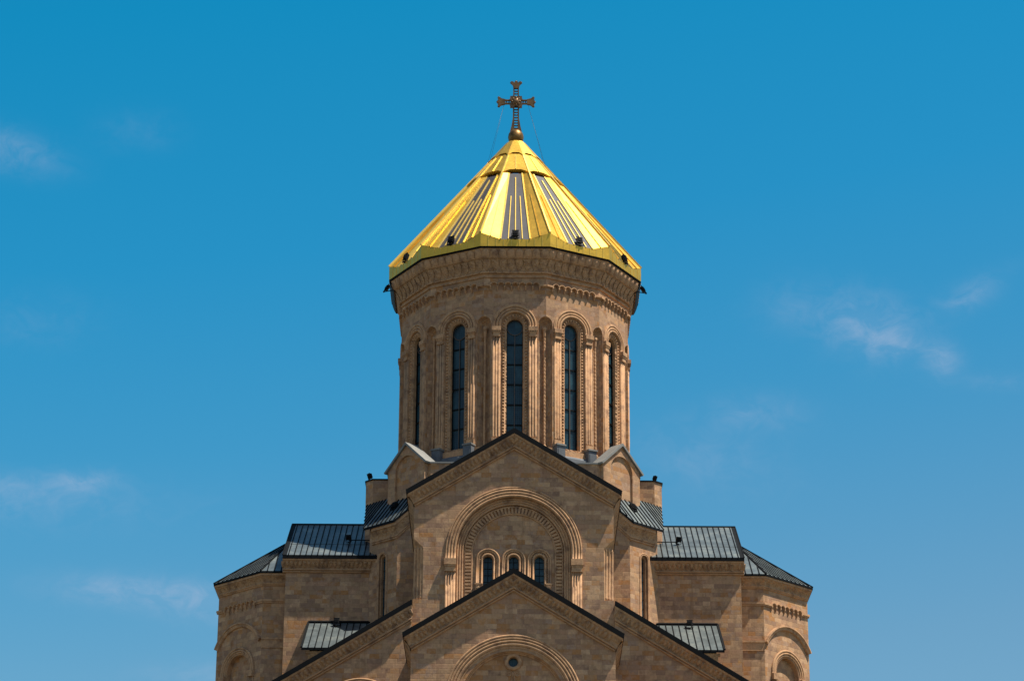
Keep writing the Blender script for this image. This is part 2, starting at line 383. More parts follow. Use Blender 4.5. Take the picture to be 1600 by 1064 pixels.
def arcature(mb, fr, xs, zs, r, proj, mat, leg=.26):
    """row of little round arches on drop pendants; zs = springing"""
    for x in xs:
        pts = [fr(x+r*cos(pi*i/8), zs+r*sin(pi*i/8)) for i in range(9)]
        sweep(mb, pts, fr.N, [(-.06, 0), (-.06, proj), (.02, proj), (.04, proj*.6), (.07, proj*.55), (.07, 0)], mat)
    pit = 2*r
    for x in [xs[0]-r] + [x+r for x in xs]:
        box(mb, fr, x-.075, x+.075, zs-.12, zs, 0, proj, mat)
        vs = [fr(x-.09, zs-.12, 0), fr(x+.09, zs-.12, 0), fr(x+.09, zs-.12, proj), fr(x-.09, zs-.12, proj), fr(x, zs-.12-leg, 0.02)]
        mb.add(vs, [(0, 1, 4), (1, 2, 4), (2, 3, 4), (3, 0, 4), (0, 3, 2, 1)], mat)
for k in range(12):
    fr = facet(k)
    xs = [-2.1+.7*i for i in range(7)]
    arcature(mb, fr, xs, 61.42, .35, .34, TRIM, .40)
    for sgn in (-1, 1):
        x0, x1 = (2.45, HW+.03) if sgn > 0 else (-HW-.03, -2.45)
        box(mb, fr, x0, x1, 61.40, 61.56, 0, .32, TRIM); box(mb, fr, x0, x1, 61.32, 61.40, 0, .08, TRIM)
    for i in range(8):
        x = -2.66+.76*i
        ball(mb, fr(x, 62.87, .31), .10, TRIM)
    # upper row of tongue leaves
    sl = V((12.76-12.42, 65.02-64.24)).normalized() if False else None
    def fm(x, s, h, fr=fr):
        t = s; ap = 12.43+.30*t*t+.06*t; z = 64.22+.83*t
        return fr(x, z, ap-AP+h*.9) + V((0, 0, -h*.45))
    wdt = 12.6*T15*2/8.0
    for i in range(8):
        xc = -12.6*T15+wdt*(i+.5); hw = wdt*.46
        ol = [(xc+hw, 0.0), (xc+hw, .55)] + [(xc+hw*cos(pi*j/8), .55+.40*sin(pi*j/8)) for j in range(1, 8)] + [(xc-hw, .55), (xc-hw, 0.0)]
        cushion(mb, fm, ol, .11, .80, TRIM)
        cushion(mb, lambda x, s, h: fm(x, s, h+.09), [(xc+hw*.35, .1), (xc+hw*.35, .5), (xc, .72), (xc-hw*.35, .5), (xc-hw*.35, .1)], .05, .5, TRIM)
    def fm2(x, s, h, fr=fr):
        ap = 11.74+.60*s**1.5; z = 63.0+1.10*s
        return fr(x, z, ap-AP+h*.9) + V((0, 0, -h*.45))
    wdt = 12.0*T15*2/8.0
    for i in range(8):
        xc = -12.0*T15+wdt*(i+.5); hw = wdt*.45
        ol = [(xc+hw*.15, .02), (xc+hw*.75, .35), (xc+hw, .7), (xc+hw*.8, .95), (xc-hw*.8, .95), (xc-hw, .7), (xc-hw*.75, .35), (xc-hw*.15, .02)]
        cushion(mb, fm2, ol, .05, .7, CARVED)
part("cornice", mb, parent=drum)
for sg in (1, -1):   # dark metal shield over the side facets of the cornice
    mb = MB(); A_ = [(12.74, 65.1), (12.64, 64.75), (12.46, 64.3), (12.30, 64.05)]
    vs = [V((sg*(x+o), y, z)) for y in (-3.25, 3.25) for o in (0, .16) for x, z in A_]
    mb.add(vs, [(i, i+1, 5+i, 4+i) for i in range(3)]+[(8+i, 9+i, 13+i, 12+i) for i in range(3)]+[(4+i, 5+i, 13+i, 12+i) for i in range(3)]+[(i, i+1, 9+i, 8+i) for i in range(3)], BLACK)
    part("cornice_shield", mb, parent=drum)
# sill ring and lead skirt at the foot of the drum
mb = MB()
ring12(mb, [(11.55, 44.75), (11.68, 44.7), (11.68, 44.15), (11.8, 44.1)], TRIM)
ring12(mb, [(11.8, 44.1), (11.95, 44.02), (12.05, 43.85), (12.1, 43.3), (12.15, 42.9)], GREYC)
part("skirt", mb, parent=drum)

# one drum window with all its pieces, then eleven copies
def drum_window(k):
    return node("drum_window")
fr = facet(0)
w0 = node("drum_window")
pn = MB(); panel(pn, fr, WIN, [], GLASS, -.72); part("pane", pn, parent=w0)
fm_ = MB()
box(fm_, fr, -.035, .035, WB+.05, 56.5, -.70, -.60, MULL)
for z in [WB+.06+2.09*i for i in range(6)]: box(fm_, fr, -.795, .795, z-.07, z+.07, -.70, -.62, DMULL)
sweep(fm_, [fr(.76*cos(2*pi*i/24), ZW-.02+.76*sin(2*pi*i/24)) for i in range(24)], fr.N, [(-.04, -.70), (-.04, -.63), (.04, -.63), (.04, -.70)], MULL, closed=True)
sweep(fm_, [fr(x, z) for x, z in WIN], fr.N, [(0, -.71), (0, -.58), (.06, -.58), (.06, -.71)], DMULL)
part("frame", fm_, parent=w0)
bd = MB()
for (x, z, dx, dz) in walk(arch(1.12, ZW, WB, 20), .32): ball(bd, fr(x, z, -.12), .125, TRIM, 6, 4)
for r in (1.27, .97): sweep(bd, [fr(x, z) for x, z in arch(r, ZW, WB-.1, 20)], fr.N, circ(.05, 6, 0, -.14), TRIM, smooth=True)
part("carved_border", bd, parent=w0)
av = MB()
for r in (1.50, 1.77, 2.05): sweep(av, [fr(x, z) for x, z in arch(r, ZW, 57.12, 28)], fr.N, circ(.135, 8, 0, .03), TRIM, smooth=True)
sweep(av, [fr(x, z) for x, z in arch(2.2, ZW, 57.12, 28)], fr.N, [(-.05, 0), (-.05, .10), (.05, .10), (.05, 0)], TRIM)
part("archivolt", av, parent=w0)
for sgn in (1, -1):
    c = MB()
    for x in (1.52, 1.79, 2.06): lathe(c, fr(sgn*x, 0, .03), [(.15, 45.6), (.15, 45.8), (.125, 45.9), (.125, 56.1)], TRIM, 8)
    def bx(x0, x1, z0, z1, o1): box(c, fr, min(sgn*x0, sgn*x1), max(sgn*x0, sgn*x1), z0, z1, -.02, o1, TRIM)
    bx(1.38, 2.22, 44.76, 45.6, .22); bx(1.40, 2.20, 56.1, 56.2, .26); bx(1.46, 2.14, 56.2, 56.52, .24)
    bx(1.38, 2.24, 56.52, 56.60, .30)
    for i in range(5): bx(1.40+.17*i, 1.50+.17*i, 56.60, 56.70, .32)
    bx(1.36, 2.27, 56.70, 57.12, .36)
    part("engaged_column", c, parent=w0)
for k in range(1, 12):
    o = w0.copy(); COL.objects.link(o); o.parent = church; o.rotation_euler = (0, 0, radians(30*k))
    for ch in list(w0.children):
        d = ch.copy(); COL.objects.link(d); d.parent = o
# lead covered pedestals under the columns that rise behind the nave roof
for az in (-30, 30):
    for sgn in (-1, 1):
        c = MB(); fr = F(az, AP); x = 1.8*sgn
        box(c, fr, x-.46, x+.46, 42.6, 44.9, -.1, .75, GREYC); box(c, fr, x-.53, x+.53, 44.9, 45.05, -.1, .85, COPE)
        box(c, fr, x-.34, x+.34, 42.8, 44.6, .75, .80, GREYC)
        part("pedestal", c, parent=drum)

# ---- gilded roof ----------------------------------------------------------
ZE, ZA, RE, RA = 66.65, 82.4, 13.4, .55
def rp(t, az, drop=0.0):   # ridge line point
    r = RE+(RA-RE)*t; a = radians(az); return V((r*sin(a), -r*cos(a), ZE+(ZA-ZE)*t-drop))
def fp(k, x, t, drop):     # point on face k at height t, x from its middle, sunk by drop
    ap = (RE+(RA-RE)*t)*cos(radians(15)); fr = F(30*k, 0); return fr.N*ap + fr.X*x + V((0, 0, ZE+(ZA-ZE)*t-drop))
roof = MB(); fascia = MB(); panels = []
T1, T2 = .635, .815
for k in range(12):
    fr = F(30*k, 0); side = (RE*sin(radians(15)))
    e = [fp(k, -side, 0, 0), fp(k, -1.47, 0, .70), fp(k, 1.47, 0, .70), fp(k, side, 0, 0)]
    rr = RE+(RA-RE)*(T1+.02)
    tp = [fp(k, -rr*sin(radians(15)), T1+.02, 0), fp(k, -.66, T1+.02, .36), fp(k, .66, T1+.02, .36), fp(k, rr*sin(radians(15)), T1+.02, 0)]
    quad(roof, e[0], e[1], tp[1], tp[0], GOLD); quad(roof, e[2], e[3], tp[3], tp[2], GOLD)
    pm = MB(); quad(pm, e[1], e[2], tp[2], tp[1], PANEL); panels.append(pm)
    nf = (e[2]-e[1]).cross(tp[1]-e[1]).normalized(); nf = nf if nf.z > 0 else -nf
    L = lambda a, b, f: a+(b-a)*f
    for f0, i0, i1, q in ((0, 1, 1, 0), (0, 2, 2, 0)): bar(roof, e[i0], tp[i1], nf, .13, .10, GOLDS)
    ce, ct = L(e[1], e[2], .5), L(tp[1], tp[2], .5); bar(roof, ce, L(ce, ct, .93), nf, .10, .10, GOLDS)
    for f in (.26, .74): a, b = L(e[1], e[2], f), L(tp[1], tp[2], f); bar(roof, a, L(a, b, .64), nf, .09, .09, GOLDS)
    for i0, i1 in ((0, 1), (2, 3)):
        nl = (e[i1]-e[i0]).cross(tp[i0]-e[i0]).normalized(); nl = nl if nl.z > 0 else -nl
        a, b = L(e[i0], e[i1], .5), L(tp[i0], tp[i1], .5); bar(roof, a, L(a, b, .64), nl, .09, .10, GOLD)
    # hoods: flat upper facets lapping over the tier below
    for (ta, tb, out_, rise) in ((T1, T2+.015, .10, .30), (T2, .975, .20, .16)):
        ra = (RE+(RA-RE)*ta)*sin(radians(15)); rb = (RE+(RA-RE)*tb)*sin(radians(15)); nu = fr.N*.78+ZUP*.62
        lowpts = [fp(k, -ra, ta, 0), fp(k, -ra*.52, ta+.022, 0)+ZUP*.0, fp(k, -ra*.40, ta+.026, 0), fp(k, ra*.40, ta+.026, 0), fp(k, ra*.52, ta+.022, 0), fp(k, ra, ta, 0)]
        hi = [fp(k, rb, tb, 0), fp(k, -rb, tb, 0)]
        pl = [p+nu*out_ for p in lowpts+hi]
        roof.add(pl, [tuple(range(8))], GOLD)
        roof.add([p+nu*out_ for p in lowpts]+[p-nu*.22 for p in lowpts], [(i, i+1, 7+i, 6+i) for i in range(5)], GOLD)
        if ta == T1:
            m0 = L(pl[2], pl[3], .5); m1 = L(pl[6], pl[7], .5); bar(roof, m0, L(m0, m1, .9), nu, .07, .07, GOLDS)
    # ridges
    nr = (rp(0, 30*k+15)-V((0, 0, 60))); nr = V((nr.x, nr.y, 10)).normalized()
    bar(roof, rp(0, 30*k+15), rp(.97, 30*k+15), nr, .14, .16, GOLDS)
    # fascia board with scalloped upper edge
    ff = F(30*k, RE*cos(radians(15))+.012); s2 = side+.004
    edge = [(-s2, ZE+.02), (-s2*.82, ZE-.25), (-s2*.62, ZE-.52), (-1.47, ZE-.70), (1.47, ZE-.70), (s2*.62, ZE-.52), (s2*.82, ZE-.25), (s2, ZE+.02)]
    nE = len(edge)
    fv = [ff(x, z) for x, z in edge] + [ff(x, 65.2) for x, z in edge]
    fascia.add(fv, [(i, i+1, nE+i+1, nE+i) for i in range(nE-1)], GOLD)
    fascia.add([ff(x, z) for x, z in edge] + [ff(x, z-.05, -.25) for x, z in edge], [(i, i+1, nE+i+1, nE+i) for i in range(nE-1)], GOLD)
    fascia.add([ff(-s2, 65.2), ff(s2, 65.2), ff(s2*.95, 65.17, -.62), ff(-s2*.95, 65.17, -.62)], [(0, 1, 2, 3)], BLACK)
    for i in range(1, 9):
        x = -side+i*side*2/9
        zt = ZE-.72 if abs(x) < 1.47 else ZE-.72+(abs(x)-1.47)/(side-1.47)*.62
        bar(fascia, ff(x, 65.21), ff(x, zt), ff.N, .035, .03, GOLDS)
droof = part("dome_roof", roof, "gilded folded conical roof")
for pm in panels: part("panel", pm, "dark grey sheet between gilded folds", droof)
part("fascia", fascia, parent=droof)

# ---- ball and cross -------------------------------------------------------
mb = MB()
lathe(mb, (0, 0, 0), [(.60, 81.6), (.60, 82.05), (.52, 82.12), (.60, 82.24), (.78, 82.52), (.84, 82.88), (.78, 83.24), (.62, 83.52), (.42, 83.68), (.28, 83.72)], BALL, 20)
part("finial_ball", mb, "tarnished gold ball")
cr = node("cross"); CZ = 87.03; fr = F(0, 0)
mb = MB()
def plate(mb, pts, o0, o1, mat):
    panel(mb, fr, pts, [], mat, o1); panel(mb, fr, pts, [], mat, o0); reveal(mb, fr, pts, o0, o1, mat)
def rot4(pts, a): return [(x*cos(a)-(z-CZ)*sin(a), CZ+x*sin(a)+(z-CZ)*cos(a)) for x, z in pts]
for sgn in (-1, 1):     # rails of the upright
    x0, x1 = sorted((sgn*.17, sgn*.33))
    plate(mb, [(sgn*.17, 83.66), (sgn*.62, 83.55), (sgn*.46, 84.25), (sgn*.34, 85.1), (sgn*.30, 88.75), (sgn*.17, 88.75)], -.14, .14, BRONZE)
    for s2 in (-1, 1):  # rails of the arms
        plate(mb, rot4([(sgn*.12, CZ+.4), (sgn*.25, CZ+.4), (sgn*.25, CZ+1.5), (sgn*.12, CZ+1.5)], s2*pi/2), -.13, .13, BRONZE)
for a in (0, pi/2, -pi/2):   # forked ends
    tip = 2.42 if a == 0 else 2.0; b0 = tip-.85
    plate(mb, rot4([(-.27, CZ+b0), (.27, CZ+b0), (.36, CZ+tip-.45), (.58, CZ+tip-.18), (.55, CZ+tip-.06), (.36, CZ+tip-.05), (.2, CZ+tip-.2), (.13, CZ+tip), (-.13, CZ+tip), (-.2, CZ+tip-.2), (-.36, CZ+tip-.05), (-.55, CZ+tip-.06), (-.58, CZ+tip-.18), (-.36, CZ+tip-.45)], a), -.17, .17, BRONZE)
    for lx, lz, lr in ((0, tip-.02, .13), (-.5, tip-.16, .15), (.5, tip-.16, .15)):
        tp = rot4([(lx, CZ+lz)], a)[0]; ball(mb, fr(tp[0], tp[1]), lr, BRONZE, 8, 6)
z = 83.95
while z < 88.9:
    if abs(z-CZ) > .5: tube(mb, fr(-.2, z), fr(.2, z), .075, BRONZE)
    z += .31
for x in (.75, 1.02, 1.28):
    for s2 in (-1, 1): tube(mb, fr(s2*x, CZ-.15), fr(s2*x, CZ+.15), .06, BRONZE)
part("crossbars", mb, parent=cr)
mb = MB()
st = []
for i in range(32):
    a = 2*pi*i/32; r = .70+.14*cos(4*(a-pi/4))+.05*cos(16*a); st.append((r*cos(a), CZ+r*sin(a)))
plate(mb, st, -.2, .2, BRONZE)
cushion(mb, lambda x, y, h: fr(x, y, .2+h), [(.42*cos(2*pi*i/16), CZ+.42*sin(2*pi*i/16)) for i in range(16)], .16, .4, BRONZE)
for i in range(8): a = 2*pi*i/8; ball(mb, fr(.42*cos(a), CZ+.42*sin(a), .24), .1, BRONZE)
part("medallion", mb, parent=cr)
for (x, az, t) in ((-1.25, -78, .80), (-1.25, -50, .76), (1.25, 78, .80), (1.25, 55, .74)):
    mb = MB(); tube(mb, fr(x, CZ-.2), rp(t, az)*1.0, .011, WIRE, 5); part("guy_wire", mb, parent=cr)

# ---- base under the drum ----------------------------------------------------
base_ = MB(); q = 12.3; c_ = 8.05
plan = [(c_, -q), (q, -c_), (q, c_), (c_, q), (-c_, q), (-q, c_), (-q, -c_), (-c_, -q)]
prism(base_, plan, 30, 42.75, STONE, True, GREYC)
dbase = part("drum_base", base_)
mb = MB()
sweep(mb, [V((x, y, 42.75)) for x, y in plan], ZUP, [(.12, 0), (-.14, 0), (-.14, .14), (.12, .14)], COPE, closed=True)
part("parapet_cap", mb, parent=dbase)
gabs = []
for az in (45, -45, 135, -135):
    mb = MB(); fr = F(az, 21.0/sqrt(2)); hwg = 2.6; ze = 42.95; zp = 45.15; DG = -1.25
    ol = [(-hwg, 33), (hwg, 33), (hwg, ze), (0, zp), (-hwg, ze)]; hole = arch(1.55, 42.55, 35, 20)
    panel(mb, fr, ol, [hole], STONE); reveal(mb, fr, hole, 0, -.22, TRIM); panel(mb, fr, arch(1.56, 42.55, 35, 20), [], STONE, -.22)
    reveal(mb, fr, [(hwg, 33), (hwg, ze), (0, zp), (-hwg, ze), (-hwg, 33)], 0, DG, STONE, closed=False); panel(mb, fr, ol, [], STONE, DG)
    o = part("gabled_buttress", mb); gabs.append(o)
    mb = MB()
    sweep(mb, [fr(-hwg-.28, ze-.20), fr(0, zp+.03), fr(hwg+.28, ze-.20)], fr.N, [(0, .22), (.20, .22), (.20, DG-.15), (0, DG-.15)], COPE)
    part("coping", mb, parent=o)
# corner piers beside the gabled buttresses
pr = MB()
pp = [(11.5, -6.0), (13.92, -6.0), (14.68, -5.24), (14.68, 5.2), (11.5, 5.2)]
prism(pr, pp, 32, 42.95, STONE, True, GREYC)
pc = MB()
sweep(pc, [V((x, y, 42.95)) for x, y in pp], ZUP, [(.1, 0), (-.10, 0), (-.10, .13), (.1, .13)], SEAM, closed=True)
for m_, c2 in ((pr, pc), (pr.mirror(), pc.mirror())):
    o = part("corner_pier", m_); part("coping", c2, parent=o)

# ---- shared cornice profiles ------------------------------------------------
def cyma(d0, d1, o0, o1, n=6):
    return [(d0+(d1-d0)*i/n, o1+(o0-o1)*(1-sin(pi/2*i/n))) for i in range(n+1)]
def cornice(mb, pts, Nn, proj, sgn=1, cut=True, ext=0.0):
    """pts run along the upper outer edge; d<0 is downward. Gutter, pale band, carved cyma, string mouldings."""
    p = proj
    sweep(mb, pts, Nn, [(0.02, p), (-.34, p), (-.34, p-.2), (.02, p-.3)], SEAM, vert=cut)
    sweep(mb, pts, Nn, [(-.34, p-.06), (-.48, p-.10), (-.50, p-.16), (-.50, -.05), (-.34, -.05)], TRIM, vert=cut)
    cy = [(-.50, p-.17)] + [(-.50-.74*i/6, .12+(p-.29)*(1-sin(pi/2*i/6))) for i in range(1, 7)]
    sweep(mb, pts, Nn, cy + [(-1.24, -.05), (-.50, -.05)], CARVED, vert=cut)
    sweep(mb, pts, Nn, [(-1.24, -.05), (-1.24, .27), (-1.30, .31), (-1.36, .27), (-1.38, .08), (-1.42, .07), (-1.45, .20), (-1.50, .22), (-1.55, .17), (-1.58, -.05)], TRIM, vert=cut)
def seams(mb, a0, a1, b0, b1, n, nrm, wd=.085, ht=.075):   # seams between eave a0-a1 and ridge b0-b1
    for i in range(n+1):
        f = i/n; bar(mb, a0+(a1-a0)*f, b0+(b1-b0)*f, nrm, wd, ht, SEAM)

# ---- nave -----------------------------------------------------------------
SL = .605; YN = -30.75; ZR = 40.07; HE = 9.62
def zroof(x): return ZR-SL*abs(x)
nv = node("nave")
fn = F(0, -YN); mb = MB(); hx = 8.87; xc = 8.0
wallz = lambda x: zroof(x)-.3
ol = [(-hx, 0), (hx, 0), (hx, 24.45), (xc, 24.45), (xc, 29.15), (hx, 29.98), (hx, wallz(hx)), (0, wallz(0)), (-hx, wallz(hx)), (-hx, 29.98), (-xc, 29.15), (-xc, 24.45), (-hx, 24.45)]
ZC = 28.75; big = arch(5.14, ZC, 12, 48)
panel(mb, fn, ol, [big], STONE)
for sg in (1, -1):
    P = lambda x, z, o=0: fn(sg*x, z, o)
    mb.add([P(hx, 0), P(hx, 0, -20), P(hx, 34.3, -20), P(hx, wallz(hx), 0), P(hx, 29.98, 0), P(hx, 29.15, -.87), P(hx, 24.45, -.87), P(hx, 24.45, 0)], [tuple(range(8))], STONE)
    quad(mb, P(xc, 24.45), P(hx, 24.45, -.87), P(hx, 29.15, -.87), P(xc, 29.15), TRIM)
    mb.add([P(xc, 29.15), P(hx, 29.15, -.87), P(hx, 29.98)], [(0, 1, 2)], TRIM)
    mb.add([P(xc, 24.45), P(hx, 24.45, -.87), P(hx, 24.45)], [(0, 1, 2)], TRIM)
    for f, r in ((.2, .09), (.5, .11), (.8, .09)):
        lathe(mb, P(xc+.87*f+.0, 0, -.87*f+.0), [(r*1.5, 24.45), (r*1.5, 24.7), (r, 24.8), (r, 28.9), (r*1.4, 29.0), (r*1.4, 29.3)], TRIM, 8)
reveal(mb, fn, big, 0, -.28, TRIM)
reveal(mb, fn, arch(5.14, ZC, 12, 48), -.28, -.40, TRIM, loop2=arch(4.5, ZC, 12, 48))
reveal(mb, fn, arch(4.5, ZC, 12, 48), -.40, -.62, TRIM)
wins = [arch(.42, 28.2, 21, 16, cx) for cx in (-2.28, 0, 2.28)]
panel(mb, fn, arch(4.5, ZC, 12, 48), wins, STONE, -.62)
for wl in wins: reveal(mb, fn, wl, -.62, -1.15, TRIM)
part("gable_wall", mb, parent=nv)
mb = MB()
for r in (5.24, 5.50, 5.76, 5.98): sweep(mb, [fn(x, z) for x, z in arch(r, ZC, 28.1, 48)], fn.N, circ(.13 if r < 5.9 else .09, 8, 0, .06), TRIM, smooth=True)
for r in (5.0, 4.78, 4.56): sweep(mb, [fn(x, z) for x, z in arch(r, ZC, 12, 48)], fn.N, circ(.09, 8, 0, -.30-(5.0-r)*.2), TRIM, smooth=True)
for r in (4.36, 3.72): sweep(mb, [fn(x, z) for x, z in arch(r, ZC, 12, 48)], fn.N, circ(.09, 8, 0, -.58), TRIM, smooth=True)
for (x, z, dx, dz) in walk(arch(4.04, ZC, 14, 48), .31):
    nx, nz_ = -dz, dx
    c4 = [(x+dx*a*.09+nx*b*.26, z+dz*a*.09+nz_*b*.26) for a, b in ((-1, -1), (1, -1), (1, 1), (-1, 1))]
    mb.add([fn(p[0], p[1], o) for o in (-.62, -.46) for p in c4], [(4, 5, 6, 7), (0, 1, 5, 4), (1, 2, 6, 5), (2, 3, 7, 6), (3, 0, 4, 7)], TRIM)
for sg in (1, -1):
    def bx(x0, x1, z0, z1, o0, o1): box(mb, fn, min(sg*x0, sg*x1), max(sg*x0, sg*x1), z0, z1, o0, o1, TRIM)
    bx(5.08, 6.16, 27.55, 28.1, -.05, .44); bx(5.12, 6.1, 27.4, 27.55, -.05, .36); bx(5.16, 6.05, 27.05, 27.4, -.05, .30); bx(5.1, 6.1, 26.95, 27.05, -.05, .34)
    for x in (5.26, 5.48, 5.70, 5.92): lathe(mb, fn(sg*x, 0, .06), [(.125, 12), (.125, 26.95)], TRIM, 8)
part("blind_arch", mb, parent=nv)
for cx in (-2.28, 0, 2.28):
    wn = node("gable_window")
    pn = MB(); panel(pn, fn, arch(.42, 28.2, 21, 16, cx), [], GLASS, -1.1); part("pane", pn, parent=wn)
    fm_ = MB(); box(fm_, fn, cx-.025, cx+.025, 21, 28.55, -1.08, -1.02, DMULL)
    for i in range(12): box(fm_, fn, cx-.41, cx+.41, 21.5+.6*i, 21.54+.6*i, -1.08, -1.03, DMULL)
    part("frame", fm_, parent=wn)
    sr = MB()
    for r, t in ((.98, .10), (.82, .06), (.54, .09)): sweep(sr, [fn(x, z) for x, z in arch(r, 28.2, 26.05, 16, cx)], fn.N, circ(t, 6, 0, -.53), TRIM, smooth=True)
    for (x, z, dx, dz) in walk(arch(.69, 28.2, 26.1, 16, cx), .18): ball(sr, fn(x, z, -.60), .075, CARVED, 5, 3)
    for sg in (1, -1):
        if cx*sg < 0 or cx == 0: continue
        x = cx+sg*.86
        box(sr, fn, x-.24, x+.24, 25.35, 25.95, -.62, -.44, TRIM); box(sr, fn, x-.30, x+.30, 25.95, 26.07, -.62, -.38, TRIM); box(sr, fn, x-.13, x+.13, 25.5, 25.8, -.44, -.38, CARVED)
    part("surround", sr, parent=wn)
def gable_roof(name, fr, half, zr, depth, parent, ns):
    """pitched roof behind a raking cornice, with return eaves"""
    mb = MB(); fo = .65
    for sg in (1, -1):
        P = lambda x, z, o: fr(sg*x, z, o)
        a, b, c, d = P(half, zr-SL*half, fo-.05), P(0, zr, fo-.05), P(0, zr, -depth), P(half, zr-SL*half, -depth)
        quad(mb, a, b, c, d, LEAD)
        nrm = V((sg*SL, 0, 1)).normalized()
        seams(mb, a, d, b, c, ns, nrm)
    part("roof", mb, parent=parent)
    mb = MB()
    cornice(mb, [fr(-half, zr-SL*half), fr(0, zr), fr(half, zr-SL*half)], fr.N, fo, cut=False)
    for (x, z, dx, dz) in walk([(-half+.6, zr-SL*(half-.6)), (0, zr)], .42) + walk([(0, zr), (half-.6, zr-SL*(half-.6))], .42):
        nx, nz_ = -dz, dx    # row of little upright leaves along the carved band
        def fmm(u, v, h): return fr(x+dx*u+nx*v, z+dz*u+nz_*v, .14+(fo-.29)*(1-sin(pi/2*min(1, max(0, (-v-.46)/.78))))+h)
        cushion(mb, fmm, [(-.17, -.6), (-.12, -.54), (.12, -.54), (.17, -.6), (.15, -.9), (.05, -1.12), (-.05, -1.12), (-.15, -.9)], .13, .6, CARVED)
    part("raking_cornice", mb, parent=parent)
    for sg in (1, -1):
        mb = MB(); zt = zr-SL*half; xw = half-.75
        for (x0, x1, z0, z1, mt) in ((xw, half-.02, zt-.26, zt-.02, SEAM), (xw, half-.10, zt-.46, zt-.26, TRIM)):
            vs = [fr(sg*x, z, o) for o in (fo-.3, -depth) for x, z in ((x0, z0), (x1, z0), (x1, z1), (x0, z1))]
            mb.add(vs, [(0, 1, 2, 3), (4, 7, 6, 5), (0, 1, 5, 4), (1, 2, 6, 5), (2, 3, 7, 6)], mt)
        prof = [(half-.12, zt-.46)] + [(xw+.1+(.55)*(1-sin(pi/2*i/5)), zt-.46-.85*i/5) for i in range(1, 6)] + [(xw-.05, zt-1.5)]
        n_ = len(prof)
        mb.add([fr(sg*x, z, o) for o in (.02, -depth) for x, z in prof], [(i, i+1, n_+i+1, n_+i) for i in range(n_-1)], CARVED)
        part("eaves_cornice", mb, parent=parent)
gable_roof("nave", fn, HE, ZR, 19.0, nv, 33)

# ---- front porch ------------------------------------------------------------
po = node("porch"); fp_ = F(0, 40.75); ZP = 24.39; hp = 8.55; hep = 9.28
mb = MB(); zc_, ro, ri = 13.07, 5.76, 4.40
hole = arch(ri, zc_, 2, 40)
zpw = lambda x: ZP-SL*abs(x)-.3
panel(mb, fp_, [(-hp, 0), (hp, 0), (hp, zpw(hp)), (0, zpw(0)), (-hp, zpw(hp))], [hole], STONE)
reveal(mb, fp_, hole, 0, -.45, TRIM)
occ = [(.40*cos(2*pi*i/20), 16.62+.40*sin(2*pi*i/20)) for i in range(20)]
panel(mb, fp_, hole, [occ], STONE, -.45); reveal(mb, fp_, occ, -.45, -.85, TRIM)
for sg in (1, -1): quad(mb, fp_(sg*hp, 0), fp_(sg*hp, 0, -9.3), fp_(sg*hp, zpw(hp), -9.3), fp_(sg*hp, zpw(hp)), STONE)
part("gable_wall", mb, parent=po)
mb = MB()
for i, r in enumerate((5.68, 5.46, 5.22)): sweep(mb, [fp_(x, z) for x, z in arch(r, zc_, 8, 48)], fp_.N, circ(.12, 8, 0, .05), TRIM, smooth=True)
sweep(mb, [fp_(x, z) for x, z in arch(4.95, zc_, 8, 48)], fp_.N, circ(.16, 8, 0, 0.0), TRIM, smooth=True)
for i, r in enumerate((4.72, 4.55, 4.40, 4.26)): sweep(mb, [fp_(x, z) for x, z in arch(r, zc_, 8, 48)], fp_.N, circ(.10, 8, 0, -.04-.12*i), TRIM, smooth=True)
part("blind_arch", mb, parent=po)
oc = node("oculus", po)
oc = MB(); panel(oc, fp_, [(.42*cos(2*pi*i/20), 16.62+.42*sin(2*pi*i/20)) for i in range(20)], [], GLASS, -.82); 
ocn = bpy.data.objects["oculus"]; bpy.data.objects.remove(ocn)
ro_ = MB(); sweep(ro_, [fp_(.56*cos(2*pi*i/28), 16.62+.56*sin(2*pi*i/28)) for i in range(28)], fp_.N, [(-.18, -.45), (-.18, -.34), (-.08, -.26), (.04, -.25), (.12, -.30), (.16, -.42), (.16, -.45)], TRIM, closed=True, smooth=True)
part("oculus_pane", oc, parent=po); part("oculus_ring", ro_, parent=po)
cv = MB()
for sg in (1, -1):      # volutes and stem of the carved cross below the oculus
    pts = []
    for i in range(26):
        a = i/25*3.3*pi; r = .30-.23*i/25; pts.append((sg*(.34+r*cos(a)), 15.60+r*sin(a)))
    pts = [(sg*.10, 14.95), (sg*.10, 15.3)] + [(sg*(.34-.30*cos(0.5)), 15.45)] + [(sg*(.34-(.30-.23*i/25)*cos(i/25*3.3*pi)), 15.62+(.30-.23*i/25)*sin(i/25*3.3*pi)) for i in range(26)]
    sweep(cv, [fp_(x, z) for x, z in pts], fp_.N, circ(.05, 5, 0, -.42), TRIM, smooth=True)
box(cv, fp_, -.16, .16, 9, 14.98, -.45, -.36, TRIM); box(cv, fp_, -1.2, 1.2, 13.1, 13.45, -.45, -.34, TRIM)
for s2 in (-1, 1): ball(cv, fp_(s2*.22, 14.9, -.42), .13, TRIM)
part("carved_cross", cv, parent=po)
gable_roof("porch", fp_, hep, ZP, 9.9, po, 17)

